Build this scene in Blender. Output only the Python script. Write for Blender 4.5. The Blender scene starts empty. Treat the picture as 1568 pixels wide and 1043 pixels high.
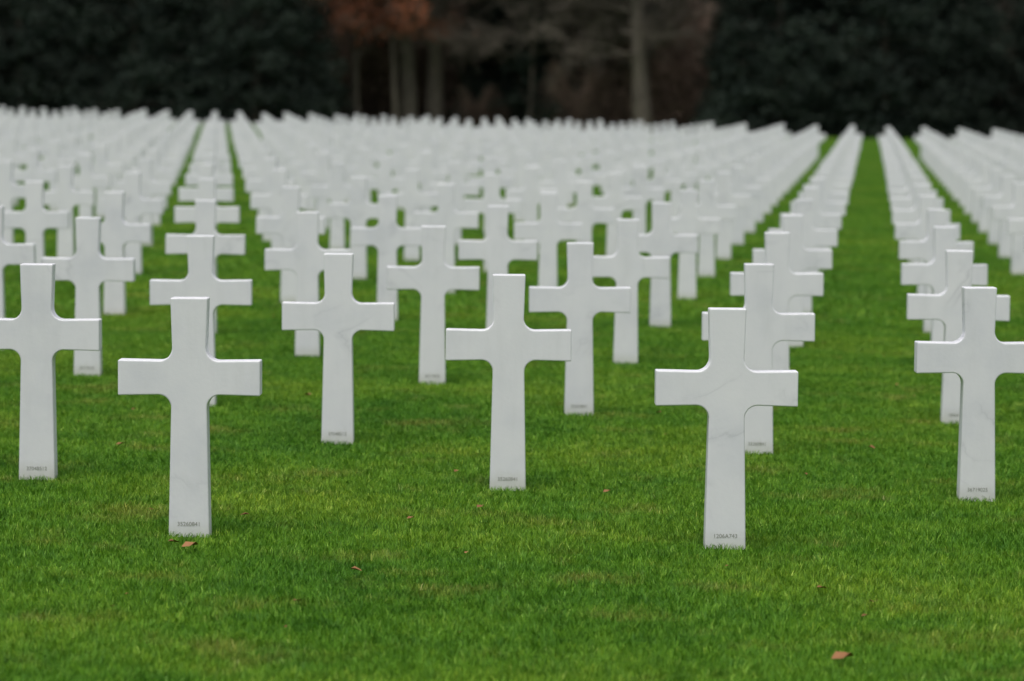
import bpy, bmesh, math, random
import numpy as np
from mathutils import Vector, Matrix
random.seed(7); rng=np.random.default_rng(7)
S=bpy.context.scene
S.view_settings.view_transform='Standard'; S.view_settings.look='None'; S.view_settings.exposure=0
COL=S.collection
F=5400.0; H=1.07; CAMH=2.01; SLOPE=0.0157
def gz(x): return -SLOPE*x

def obj(name,data,parent=None,loc=(0,0,0),rot=(0,0,0),scale=(1,1,1)):
    o=bpy.data.objects.new(name,data); COL.objects.link(o)
    o.location=loc; o.rotation_euler=rot; o.scale=scale
    if parent: o.parent=parent
    return o
def mesh_np(name,V,Fc,mat=None,attr=None,smooth=False):
    me=bpy.data.meshes.new(name)
    V=np.asarray(V,dtype=np.float32)
    me.vertices.add(len(V)); me.vertices.foreach_set('co',V.ravel())
    Fc=np.asarray(Fc,dtype=np.int32); n,k=Fc.shape
    me.loops.add(n*k); me.loops.foreach_set('vertex_index',Fc.ravel())
    me.polygons.add(n); me.polygons.foreach_set('loop_start',np.arange(0,n*k,k,dtype=np.int32))
    if smooth: me.polygons.foreach_set('use_smooth',np.ones(n,dtype=bool))
    me.update(calc_edges=True)
    if attr is not None:
        a=me.attributes.new('rnd','FLOAT','POINT'); a.data.foreach_set('value',np.asarray(attr,dtype=np.float32))
    if mat: me.materials.append(mat)
    return me
# ---------- materials
def newmat(name):
    m=bpy.data.materials.new(name); m.use_nodes=True
    nt=m.node_tree; return m,nt,nt.nodes['Principled BSDF'],nt.nodes['Material Output']
def ramp(nt,fac,stops):
    r=nt.nodes.new('ShaderNodeValToRGB'); e=r.color_ramp.elements
    while len(e)<len(stops): e.new(0.5)
    for i,(p,c) in enumerate(stops): e[i].position=p; e[i].color=(*c,1)
    nt.links.new(fac,r.inputs[0]); return r.outputs[0]
def noise(nt,vec,scale,detail=3,rough=.55):
    n=nt.nodes.new('ShaderNodeTexNoise'); n.inputs['Scale'].default_value=scale
    n.inputs['Detail'].default_value=detail; n.inputs['Roughness'].default_value=rough
    if vec is not None: nt.links.new(vec,n.inputs['Vector'])
    return n.outputs['Fac']
def mapping(nt,vec,scale):
    m=nt.nodes.new('ShaderNodeMapping'); m.inputs['Scale'].default_value=scale
    nt.links.new(vec,m.inputs['Vector']); return m.outputs[0]
def mixc(nt,fac,a,b,mode='MIX'):
    m=nt.nodes.new('ShaderNodeMix'); m.data_type='RGBA'; m.blend_type=mode
    for s,v in ((m.inputs[0],fac),(m.inputs[6],a),(m.inputs[7],b)):
        if hasattr(v,'links'): nt.links.new(v,s)
        elif isinstance(v,(int,float)): s.default_value=v
        else: s.default_value=(*v,1)
    return m.outputs[2]
def mth(nt,op,a,b=0.0):
    m=nt.nodes.new('ShaderNodeMath'); m.operation=op
    for s,v in ((m.inputs[0],a),(m.inputs[1],b)):
        if hasattr(v,'links'): nt.links.new(v,s)
        else: s.default_value=v
    return m.outputs[0]

def lawn_color(nt):
    g=nt.nodes.new('ShaderNodeNewGeometry').outputs['Position']
    big=noise(nt,mapping(nt,g,(.45,.40,.0)),1.0,3)
    mid=noise(nt,mapping(nt,g,(2.2,2.4,0)),1.0,5,.7)
    tuft=noise(nt,mapping(nt,g,(13,9,0)),1.0,3,.65)
    dry=noise(nt,mapping(nt,g,(1.3,1.5,0)),1.0,4,.7)
    c=ramp(nt,big,[(.30,(.062,.195,.008)),(.50,(.100,.250,.011)),(.70,(.160,.300,.016))])
    c2=ramp(nt,mid,[(.30,(.55,.70,.8)),(.47,(1,1,1)),(.60,(1.08,1.04,1.0)),(.74,(1.5,1.22,1.3))])
    c=mixc(nt,1.0,c,c2,'MULTIPLY')
    c=mixc(nt,1.0,c,ramp(nt,tuft,[(.32,(.65,.74,.8)),(.5,(1,1,1)),(.68,(1.35,1.2,1.3))]),'MULTIPLY')
    c=mixc(nt,ramp(nt,dry,[(.55,(0,0,0)),(.70,(.6,.6,.6))]),c,(.25,.255,.045))
    return c,g
# ground
mg,nt,b,out=newmat('lawn_soil')
c,g=lawn_color(nt)
fine=noise(nt,mapping(nt,g,(60,60,60)),1,2)
nt.links.new(mixc(nt,1.0,c,ramp(nt,fine,[(.3,(.35,.38,.4)),(.7,(.65,.65,.6))]),'MULTIPLY'),b.inputs['Base Color'])
b.inputs['Roughness'].default_value=.95; b.inputs['Specular IOR Level'].default_value=.1
# grass blades
mgr,nt,b,out=newmat('grass_blades')
c,g=lawn_color(nt)
at=nt.nodes.new('ShaderNodeAttribute'); at.attribute_name='rnd'
c=mixc(nt,1.0,c,ramp(nt,at.outputs['Fac'],[(0,(.5,.6,.65)),(.45,(.95,.98,1)),(.82,(1.25,1.12,1.1)),(.91,(2.0,1.4,2.5)),(1,(2.9,2.0,7.0))]),'MULTIPLY')
nt.links.new(c,b.inputs['Base Color']); b.inputs['Roughness'].default_value=.6; b.inputs['Specular IOR Level'].default_value=.25
# marble
mm,nt,b,out=newmat('white_marble')
tc=nt.nodes.new('ShaderNodeTexCoord').outputs['Object']; oi=nt.nodes.new('ShaderNodeObjectInfo').outputs['Random']
va=nt.nodes.new('ShaderNodeVectorMath'); va.operation='ADD'
cmb=nt.nodes.new('ShaderNodeCombineXYZ')
for i,k in enumerate((91.,37.,53.)): nt.links.new(mth(nt,'MULTIPLY',oi,k),cmb.inputs[i])
nt.links.new(tc,va.inputs[0]); nt.links.new(cmb.outputs[0],va.inputs[1]); p=va.outputs[0]
cloud=noise(nt,p,3.0,4,.6)
base=ramp(nt,cloud,[(.25,(.72,.73,.78)),(.5,(.80,.805,.84)),(.8,(.85,.85,.875))])
w=nt.nodes.new('ShaderNodeTexNoise'); w.inputs['Scale'].default_value=2.2; w.inputs['Detail'].default_value=6; w.inputs['Distortion'].default_value=1.0
nt.links.new(p,w.inputs['Vector'])
v=mth(nt,'ABSOLUTE',mth(nt,'SUBTRACT',w.outputs['Fac'],.5))
vein=ramp(nt,v,[(0,(1,1,1)),(.012,(.35,.35,.35)),(.05,(0,0,0))])
msk=ramp(nt,noise(nt,p,2.0,2),[(.50,(0,0,0)),(.72,(.6,.6,.6))])
vm=mixc(nt,1.0,vein,msk,'MULTIPLY')
base=mixc(nt,vm,base,(.42,.43,.47))
sep=nt.nodes.new('ShaderNodeSeparateXYZ'); nt.links.new(tc,sep.inputs[0])
zn=mth(nt,'ADD',sep.outputs[2],mth(nt,'MULTIPLY',noise(nt,mapping(nt,p,(30,30,10)),1,3),.06))
dirt=ramp(nt,zn,[(.035,(.55,.55,.55)),(.12,(0,0,0))])
base=mixc(nt,dirt,base,(.52,.53,.44))
stain=ramp(nt,noise(nt,mapping(nt,p,(9,9,1.6)),1,4,.65),[(.5,(0,0,0)),(.8,(.35,.35,.35))])
base=mixc(nt,stain,base,(.64,.65,.66))
nt.links.new(base,b.inputs['Base Color']); b.inputs['Roughness'].default_value=.5; b.inputs['Specular IOR Level'].default_value=.35
bp=nt.nodes.new('ShaderNodeBump'); bp.inputs['Strength'].default_value=.15; bp.inputs['Distance'].default_value=.004
nt.links.new(noise(nt,p,60,4),bp.inputs['Height']); nt.links.new(bp.outputs[0],b.inputs['Normal'])
mi,nt,b,out=newmat('engraved_grey'); b.inputs['Base Color'].default_value=(.30,.31,.27,1); b.inputs['Roughness'].default_value=.9
def folmat(name,lo,hi):
    m,nt,b,out=newmat(name)
    at=nt.nodes.new('ShaderNodeAttribute'); at.attribute_name='rnd'
    g=nt.nodes.new('ShaderNodeNewGeometry').outputs['Position']
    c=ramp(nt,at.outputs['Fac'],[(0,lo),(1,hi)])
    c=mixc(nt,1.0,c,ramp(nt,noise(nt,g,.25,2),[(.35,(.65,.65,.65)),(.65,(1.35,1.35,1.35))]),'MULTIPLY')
    nt.links.new(c,b.inputs['Base Color']); b.inputs['Roughness'].default_value=.8; b.inputs['Specular IOR Level'].default_value=.1
    return m
m_con=folmat('conifer_needles',(.014,.022,.018),(.034,.046,.035))
m_org=folmat('copper_beech_leaves',(.16,.055,.027),(.40,.15,.08))
m_brn=folmat('brown_twigs',(.09,.066,.052),(.22,.16,.125))
m_leaf=folmat('fallen_leaf_brown',(.11,.045,.02),(.34,.17,.08))
mb,nt,b,out=newmat('bark')
n=noise(nt,mapping(nt,nt.nodes.new('ShaderNodeTexCoord').outputs['Object'],(6,6,1.2)),1,5,.65)
nt.links.new(ramp(nt,n,[(.3,(.055,.046,.036)),(.7,(.16,.138,.108))]),b.inputs['Base Color']); b.inputs['Roughness'].default_value=.9

# ---------- ground
xs=np.linspace(-900,900,61); ys=np.linspace(-300,1500,61)
V=[(x,y,gz(x)) for y in ys for x in xs]
Fc=[(j*61+i,j*61+i+1,(j+1)*61+i+1,(j+1)*61+i) for j in range(60) for i in range(60)]
obj('lawn_ground',mesh_np('lawn_ground',V,Fc,mg))

# ---------- grass
def field(r,x,y,size,cell):
    n=int(size/cell); G=r.random((n,n)); u=(x/size+.5)*n; v=(y/size+.5)*n
    i=np.floor(u).astype(int); j=np.floor(v).astype(int); fu=u-i; fv=v-j
    fu=fu*fu*(3-2*fu); fv=fv*fv*(3-2*fv)
    g=lambda a,b_:G[a%n,b_%n]
    return (g(i,j)*(1-fu)+g(i+1,j)*fu)*(1-fv)+(g(i,j+1)*(1-fu)+g(i+1,j+1)*fu)*fv
def grass_patch(name,size,dens,hmin,hmax,wd,seed):
    r=np.random.default_rng(seed); n=int(size*size*dens)
    x=r.uniform(0,size,n)-size/2; y=r.uniform(0,size,n)-size/2
    f1=field(r,x,y,size,.05); f2=field(r,x,y,size,.2); f3=field(r,x,y,size,.07); f4=field(r,x,y,size,.03)
    hs=r.uniform(hmin,hmax,n)*(.70+.35*f1+.25*f2); hs*=np.where(r.random(n)<.02,1.3,1)
    a=r.uniform(0,2*np.pi,n); w=r.uniform(.6,1.2,n)*wd/2
    la=f3*4*np.pi+r.normal(size=n)*1.1; lean=r.uniform(.2,1.1,n)*hs
    dx,dy=np.cos(a)*w,np.sin(a)*w; lx,ly=np.cos(la)*lean,np.sin(la)*lean
    z0=np.full(n,-.003)
    P=np.stack([np.stack([x-dx,y-dy,z0],1),np.stack([x+dx,y+dy,z0],1),
      np.stack([x+lx*.4+dx*.8,y+ly*.4+dy*.8,hs*.6],1),np.stack([x+lx*.4-dx*.8,y+ly*.4-dy*.8,hs*.6],1),
      np.stack([x+lx,y+ly,hs],1)],1).reshape(-1,3)
    i=np.arange(n)*5
    T=np.concatenate([np.stack([i,i+1,i+2],1),np.stack([i,i+2,i+3],1),np.stack([i+3,i+2,i+4],1)])
    rn=np.repeat(np.clip(r.random(n)*.8+.4*(f4-.25),0,1),5)
    return mesh_np(name,P,T,mgr,rn)
lawn=obj('grass_lawn',None)
sl=math.atan(SLOPE)
near=[grass_patch(f'grass_near_{i}',2.0,6500,.017,.031,.0034,i) for i in range(4)]
far=[grass_patch(f'grass_far_{i}',4.0,1300,.022,.036,.009,20+i) for i in range(3)]
def place(meshes,size,y0,y1):
    y=y0
    while y<y1:
        hw=.165*(y+size)+1.5; n=int(math.ceil(hw/size))
        for k in range(-n,n+1):
            X=k*size; q=random.randrange(4)
            o=obj('grass_patch',random.choice(meshes),lawn)
            o.matrix_local=Matrix.Translation((X,y+size/2,gz(X)))@Matrix.Rotation(sl,4,'Y')@Matrix.Rotation(q*math.pi/2,4,'Z')
        y+=size
place(near,2.0,9.0,31.0); place(far,4.0,31.0,171.0)

# ---------- cross
def cross_mesh():
    u=H
    tw,nk,bw,st=.077*u,.070*u,.087*u,.074*u
    span,at_,ab=.294*u,.742*u,.597*u
    R=.054*u; top=u
    pts=[]
    dep=-.35
    slope_b=(bw-st)/(ab-0)
    pts.append((bw+slope_b*.2,dep))
    bz=ab+.003; cx,cz=st+R,bz-R
    for i in range(11):
        a=math.pi-(math.pi/2)*i/10; pts.append((cx+R*math.cos(a),cz+R*math.sin(a)))
    pts.append((span,ab-.001)); pts.append((span,at_+.001))
    tz=at_-.002; cx,cz=nk+R,tz+R
    for i in range(11):
        a=-math.pi/2-(math.pi/2)*i/10; pts.append((cx+R*math.cos(a),cz+R*math.sin(a)))
    pts.append((tw,top))
    full=pts+[(-x,z) for x,z in reversed(pts)]
    bm=bmesh.new(); T=.055
    f=bm.faces.new([bm.verts.new((x,-T,z)) for x,z in full])
    r=bmesh.ops.extrude_face_region(bm,geom=[f])
    bmesh.ops.translate(bm,verts=[v for v in r['geom'] if isinstance(v,bmesh.types.BMVert)],vec=(0,2*T,0))
    bmesh.ops.recalc_face_normals(bm,faces=bm.faces)
    ed=[e for e in bm.edges if abs(e.verts[0].co.y-e.verts[1].co.y)<1e-5 or (e.verts[0].co.z>.9*u) or (abs(e.verts[0].co.x)>.9*span)]
    bmesh.ops.bevel(bm,geom=ed,offset=.006,segments=3,profile=.5,affect='EDGES')
    me=bpy.data.meshes.new('marble_cross'); bm.to_mesh(me); bm.free(); me.materials.append(mm); return me
cm=cross_mesh()
txt=[]
for t in ('35260841','36719025','1206A743','37048512','O1183649'):
    cu=bpy.data.curves.new('serial_number','FONT'); cu.body=t; cu.size=.026; cu.align_x='CENTER'; cu.extrude=0; cu.materials.append(mi); txt.append(cu)
rows=obj('marble_cross_rows',None)
adj={(0,-1):(-.022,-.010),(0,0):(.003,-.004),(1,-1):(-.019,.014),(1,0):(-.004,.014),(1,1):(.006,.004)}
for k in range(0,49):
    Z=1+.1345*k+.00003*k*k
    y=15.57*Z
    lim=.15*y+3.5
    j0=.885-.897*k
    for j in range(-40,60):
        X=(j0+2.195*j)*H
        if abs(X)>lim: continue
        dx,dz=adj.get((k,j),(random.gauss(0,.006),random.gauss(0,.006)))
        X+=dx; yy=y+(random.gauss(0,.02) if k>1 else 0)
        rot=(random.gauss(0,.003),random.gauss(0,.003),math.radians(random.gauss(0,.8)))
        near_=k<12
        o=obj('marble_cross',cm,None if near_ else rows,(X,yy,gz(X)+dz),rot)
        if k<5: obj('serial_number',random.choice(txt),o,(0,-.0565,.050-dz),(math.pi/2,0,0))

# ---------- fallen leaves
def ground_from_px(px,py):
    d=F*CAMH/(py-(137+.0225*(px-784))); return (px-784)/F*d,d
lv=[];lf=[];la=[]
spots=[(290,850,1.5),(265,844,1.0),(470,613,1.3),(546,888,1.1),(1265,916,.9),(1345,938,1.0),(1298,1026,1.7),(932,764,.9),(737,788,.9),(374,801,.9),(630,806,.8),(182,690,.9),(1010,640,.9),(1338,695,1.1),(700,732,.7)]
pl=[(*ground_from_px(a,b_),s) for a,b_,s in spots]
for _ in range(90):
    y=random.uniform(12,60); pl.append((random.uniform(-.17,.17)*y,y,random.uniform(.35,.7)))
for X,Y,s in pl:
    i=len(lv); a=random.uniform(0,6.28); L=.026*s; W=.018*s; z=gz(X)+.029
    ca,sa=math.cos(a),math.sin(a)
    for (u_,v_,w_) in ((-L,0,0),(-L*.3,W,.012*s),(L*.5,W*.7,.01*s),(L,0,.006),(L*.5,-W*.7,.014*s),(-L*.3,-W,.004)):
        lv.append((X+u_*ca-v_*sa,Y+u_*sa+v_*ca,z+w_)); la.append(0)
    r_=random.random()
    for q in range(6): la[-1-q]=r_
    lf.append((i,i+1,i+2,i+3)); lf.append((i,i+3,i+4,i+5))
obj('fallen_leaves',mesh_np('fallen_leaves',lv,lf,m_leaf,la))

# ---------- trees
def quads(cent,size,seed,stretch=1.0,flat=0.0):
    r=np.random.default_rng(seed); n=len(cent)
    a=r.normal(size=(n,3)); a[:,2]*=(1-flat); a/=np.linalg.norm(a,axis=1)[:,None]
    b_=r.normal(size=(n,3)); b_-=a*(a*b_).sum(1)[:,None]; b_/=np.linalg.norm(b_,axis=1)[:,None]
    s=size*r.uniform(.5,1.2,n)[:,None]
    a=a*s*stretch; b_=b_*s/stretch
    P=np.stack([cent-a,cent-b_*.7,cent+a,cent+b_*.7],1).reshape(-1,3)
    Fq=np.arange(n*4).reshape(-1,4); return P,Fq
def tube(V,Fc,p0,p1,r0,r1,n=6):
    d=(p1-p0).normalized(); u=d.orthogonal().normalized(); w=d.cross(u); i=len(V)
    for p_,r_ in ((p0,r0),(p1,r1)):
        for q in range(n):
            a=2*math.pi*q/n; V.append(tuple(p_+u*math.cos(a)*r_+w*math.sin(a)*r_))
    for q in range(n): Fc.append((i+q,i+(q+1)%n,i+n+(q+1)%n,i+n+q))
def conifer(seed,h=15,rad=3.6,n=22000):
    r=np.random.default_rng(seed); C=[];A=[]
    V=[];Fc=[]; tube(V,Fc,Vector((0,0,-.5)),Vector((0,0,h*.97)),.28,.03,8)
    nb=300
    for bnum in range(nb):
        t=r.random()**1.15; z=.15+t*(h-.4); L=rad*(1-t)**.75*r.uniform(.7,1.15)+.25
        a=r.uniform(0,2*np.pi); droop=r.uniform(.05,.3)
        m=int(n/nb*(.35+1.3*(1-t)))
        s=r.random(m)**.6; wd=(.2+.34*L*(1-s*.6))
        ox=s*L; oy=r.normal(size=m)*wd*.5
        oz=z-droop*L*s*s+r.normal(size=m)*.22+.12*s*L
        C.append(np.stack([ox*np.cos(a)-oy*np.sin(a),ox*np.sin(a)+oy*np.cos(a),np.maximum(oz,.05)],1))
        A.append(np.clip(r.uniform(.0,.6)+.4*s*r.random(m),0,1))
        tube(V,Fc,Vector((0,0,z)),Vector((math.cos(a)*L*.8,math.sin(a)*L*.8,max(.1,z-droop*L*.6+.1*L))),.04,.01,3)
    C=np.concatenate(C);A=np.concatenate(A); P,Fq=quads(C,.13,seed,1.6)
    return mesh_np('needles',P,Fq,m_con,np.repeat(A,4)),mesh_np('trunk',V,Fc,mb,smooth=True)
def bare(seed,h,r0,first=2.5,leaves=None,lz=(3,9),spread=1.0,per=2):
    rr=random.Random(seed); V=[];Fc=[];tips=[]
    def grow(p,d,L,r_,lvl):
        segs=4 if lvl<2 else 3
        for s in range(segs):
            nd=(d+Vector((rr.gauss(0,.16),rr.gauss(0,.16),rr.gauss(0,.10)+(.05 if lvl else 0)))).normalized()
            q=p+nd*L/segs; r1=r_*(.82 if lvl<3 else .7)
            tube(V,Fc,p,q,r_,r1,8 if lvl==0 else (5 if lvl<3 else 3))
            p,d,r_=q,nd,r1
            if lvl>0 and lvl<4:
                for _ in range(2 if lvl<3 else 3):
                    sd=(d+Vector((rr.gauss(0,.7),rr.gauss(0,.7),rr.gauss(0,.4)))).normalized()
                    grow(p,sd,L*.5,max(r_*.55,.014),lvl+1)
            if lvl==4: tips.append(p)
    d=Vector((rr.gauss(0,.03),rr.gauss(0,.03),1)).normalized(); p=Vector((0,0,-.4)); N=14; r_=r0*1.2
    for s in range(N):
        nd=(d+Vector((rr.gauss(0,.05),rr.gauss(0,.05),0))).normalized()
        q=p+nd*h/N; tube(V,Fc,p,q,r_,r_*.92,10); p=q; r_*=.92
        if p.z>first:
            for _ in range(per):
                a=rr.uniform(0,6.28); el=rr.uniform(-.15,.8)
                grow(p,Vector((math.cos(a),math.sin(a),el)).normalized(),spread*rr.uniform(2.5,4.5)*(1-.5*s/N),r_*.26,1)
    tr_=mesh_np('trunk_and_limbs',V,Fc,mb,smooth=True); lm=None
    T=np.array([tuple(t) for t in tips])
    if leaves:
        r=np.random.default_rng(seed); T=T[(T[:,2]>lz[0])&(T[:,2]<lz[1])]
        idx=r.integers(0,len(T),leaves); C=T[idx]+r.normal(size=(leaves,3))*.25
        clump=(np.sin(C[:,0]*1.7)+np.sin(C[:,2]*2.1+1))*.2+.5
        P,Fq=quads(C,.085,seed); lm=mesh_np('leaves',P,Fq,m_org,np.repeat(np.clip(clump+r.normal(size=leaves)*.15,0,1),4))
    return tr_,lm
def thicket(seed,w=5,h=8,n=14000):
    r=np.random.default_rng(seed)
    x=r.normal(size=n)*w*.35; y=r.normal(size=n)*w*.22; z=r.random(n)**1.1*h*(.75+.25*np.sin(x*1.3+seed))
    P,Fq=quads(np.stack([x,y,np.abs(z)],1),.10,seed,3.4)
    return mesh_np('twigs',P,Fq,m_brn,np.repeat(np.clip(.5+.3*np.sin(x*2)+r.normal(size=n)*.2,0,1),4))
cons=[conifer(100+i,h=[15,17,13,16][i],rad=[3.9,4.3,3.5,4.0][i]) for i in range(4)]
def pX(px,y): return (px-784)/F*y
def put_con(px,y,name='conifer_tree',parent=None,s=1.0):
    X=pX(px,y); n_,t_=random.choice(cons)
    e=obj(name,None,parent,(X,y,gz(X)),(0,0,random.uniform(0,6.28)),(s,s,s*random.uniform(.95,1.1)))
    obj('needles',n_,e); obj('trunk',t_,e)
for px,y in [(-330,176),(-240,179),(-150,174),(-60,178),(30,174),(120,178),(205,175),(300,179),(390,177),(775,187),(850,186),(905,191),(1190,176),(1270,179),(1350,175),(1425,178),(1620,178),(1700,175),(1790,179),(1880,175)]:
    put_con(px,y,s=1.0)
put_con(1135,179,s=.8); put_con(1482,177,s=.75); put_con(445,182,s=.8)
forest=obj('distant_forest',None)
for row,y in enumerate((203,210,218)):
    px=-420+row*40
    while px<2000:
        put_con(px+random.uniform(-15,15),y+random.uniform(-2,2),'forest_conifer',forest,random.uniform(1.0,1.2)); px+=95
th=[thicket(300+i) for i in range(3)]
def put_th(px,y,s=1.0,sz=1.0):
    X=pX(px,y); e=obj('bare_shrub',random.choice(th),None,(X,y,gz(X)),(0,0,random.uniform(-.4,.4)),(s,s,s*sz))
for px,y,s,sz in [(500,187,.9,1),(545,192,1.1,1),(600,188,1.0,1),(655,191,1.1,1),(700,190,.9,1),(945,184,.8,.9),(1005,187,1.0,.9),(1060,185,1.0,.85),(1095,184,.6,.8),(1545,184,.9,1),(1590,186,1.0,1),(735,184,.35,.8),(880,183,.5,.9)]: put_th(px,y,s,sz)
def put_bare(name,px,y,*a,**k):
    X=pX(px,y); t,l=bare(*a,**k); e=obj(name,None,None,(X,y,gz(X))); obj('trunk_and_limbs',t,e)
    if l: obj('leaves',l,e)
put_bare('bare_beech_tree',981,179,11,15,.47,first=3.8,per=4)
put_bare('bare_oak_tree',625,184,12,14,.44,first=4.2,per=3)
put_bare('bare_oak_tree',664,185,13,14,.46,first=4.6,per=3)
put_bare('bare_oak_tree',540,186,14,14,.28,first=4.0)
put_bare('bare_beech_tree',1552,181,15,15,.42,first=4.0)
put_bare('bare_beech_tree',905,183,16,15,.13,first=3.4,per=4)
put_bare('bare_beech_tree',810,183,21,15,.10,first=3.8,per=4)
put_bare('copper_beech_tree',604,182,17,11,.15,first=3.6,leaves=7000,lz=(4.7,9),spread=.7)
put_bare('copper_beech_tree',550,183,19,11,.12,first=4.4,leaves=2500,lz=(5.6,9),spread=.6)
put_bare('copper_beech_tree',468,182,18,11,.14,first=5.0,leaves=3500,lz=(6.0,10),spread=.7)

# ---------- light
W=bpy.data.worlds.new('World'); S.world=W; W.use_nodes=True; nt=W.node_tree; bg=nt.nodes['Background']
sky=nt.nodes.new('ShaderNodeTexSky'); sky.sky_type='NISHITA'; sky.sun_disc=False
EL,AZ=math.radians(70),math.radians(200)
sky.sun_elevation=EL; sky.sun_rotation=AZ; sky.air_density=1.0; sky.dust_density=6.0; sky.ozone_density=1.0
hs=nt.nodes.new('ShaderNodeHueSaturation'); hs.inputs['Saturation'].default_value=.42
nt.links.new(sky.outputs[0],hs.inputs['Color']); nt.links.new(hs.outputs[0],bg.inputs[0]); bg.inputs[1].default_value=.125
L=bpy.data.lights.new('sun','SUN'); L.energy=1.3; L.angle=math.radians(60); L.color=(1,.985,.96)
so=obj('sun',L); dirv=Vector((math.sin(AZ)*math.cos(EL),math.cos(AZ)*math.cos(EL),math.sin(EL)))
so.rotation_euler=dirv.to_track_quat('Z','Y').to_euler()
# ---------- camera
cd=bpy.data.cameras.new('camera'); co=obj('camera',cd); S.camera=co
cd.sensor_width=36; cd.lens=F/1568*36; cd.clip_end=4000; cd.clip_start=.1
pitch=math.atan((521.5-137)/F)
co.matrix_world=Matrix.Translation((0,0,CAMH))@Matrix.Rotation(math.pi/2-pitch,4,'X')@Matrix.Rotation(.007,4,'Z')
cd.dof.use_dof=True; cd.dof.focus_distance=16.0; cd.dof.aperture_fstop=2.7
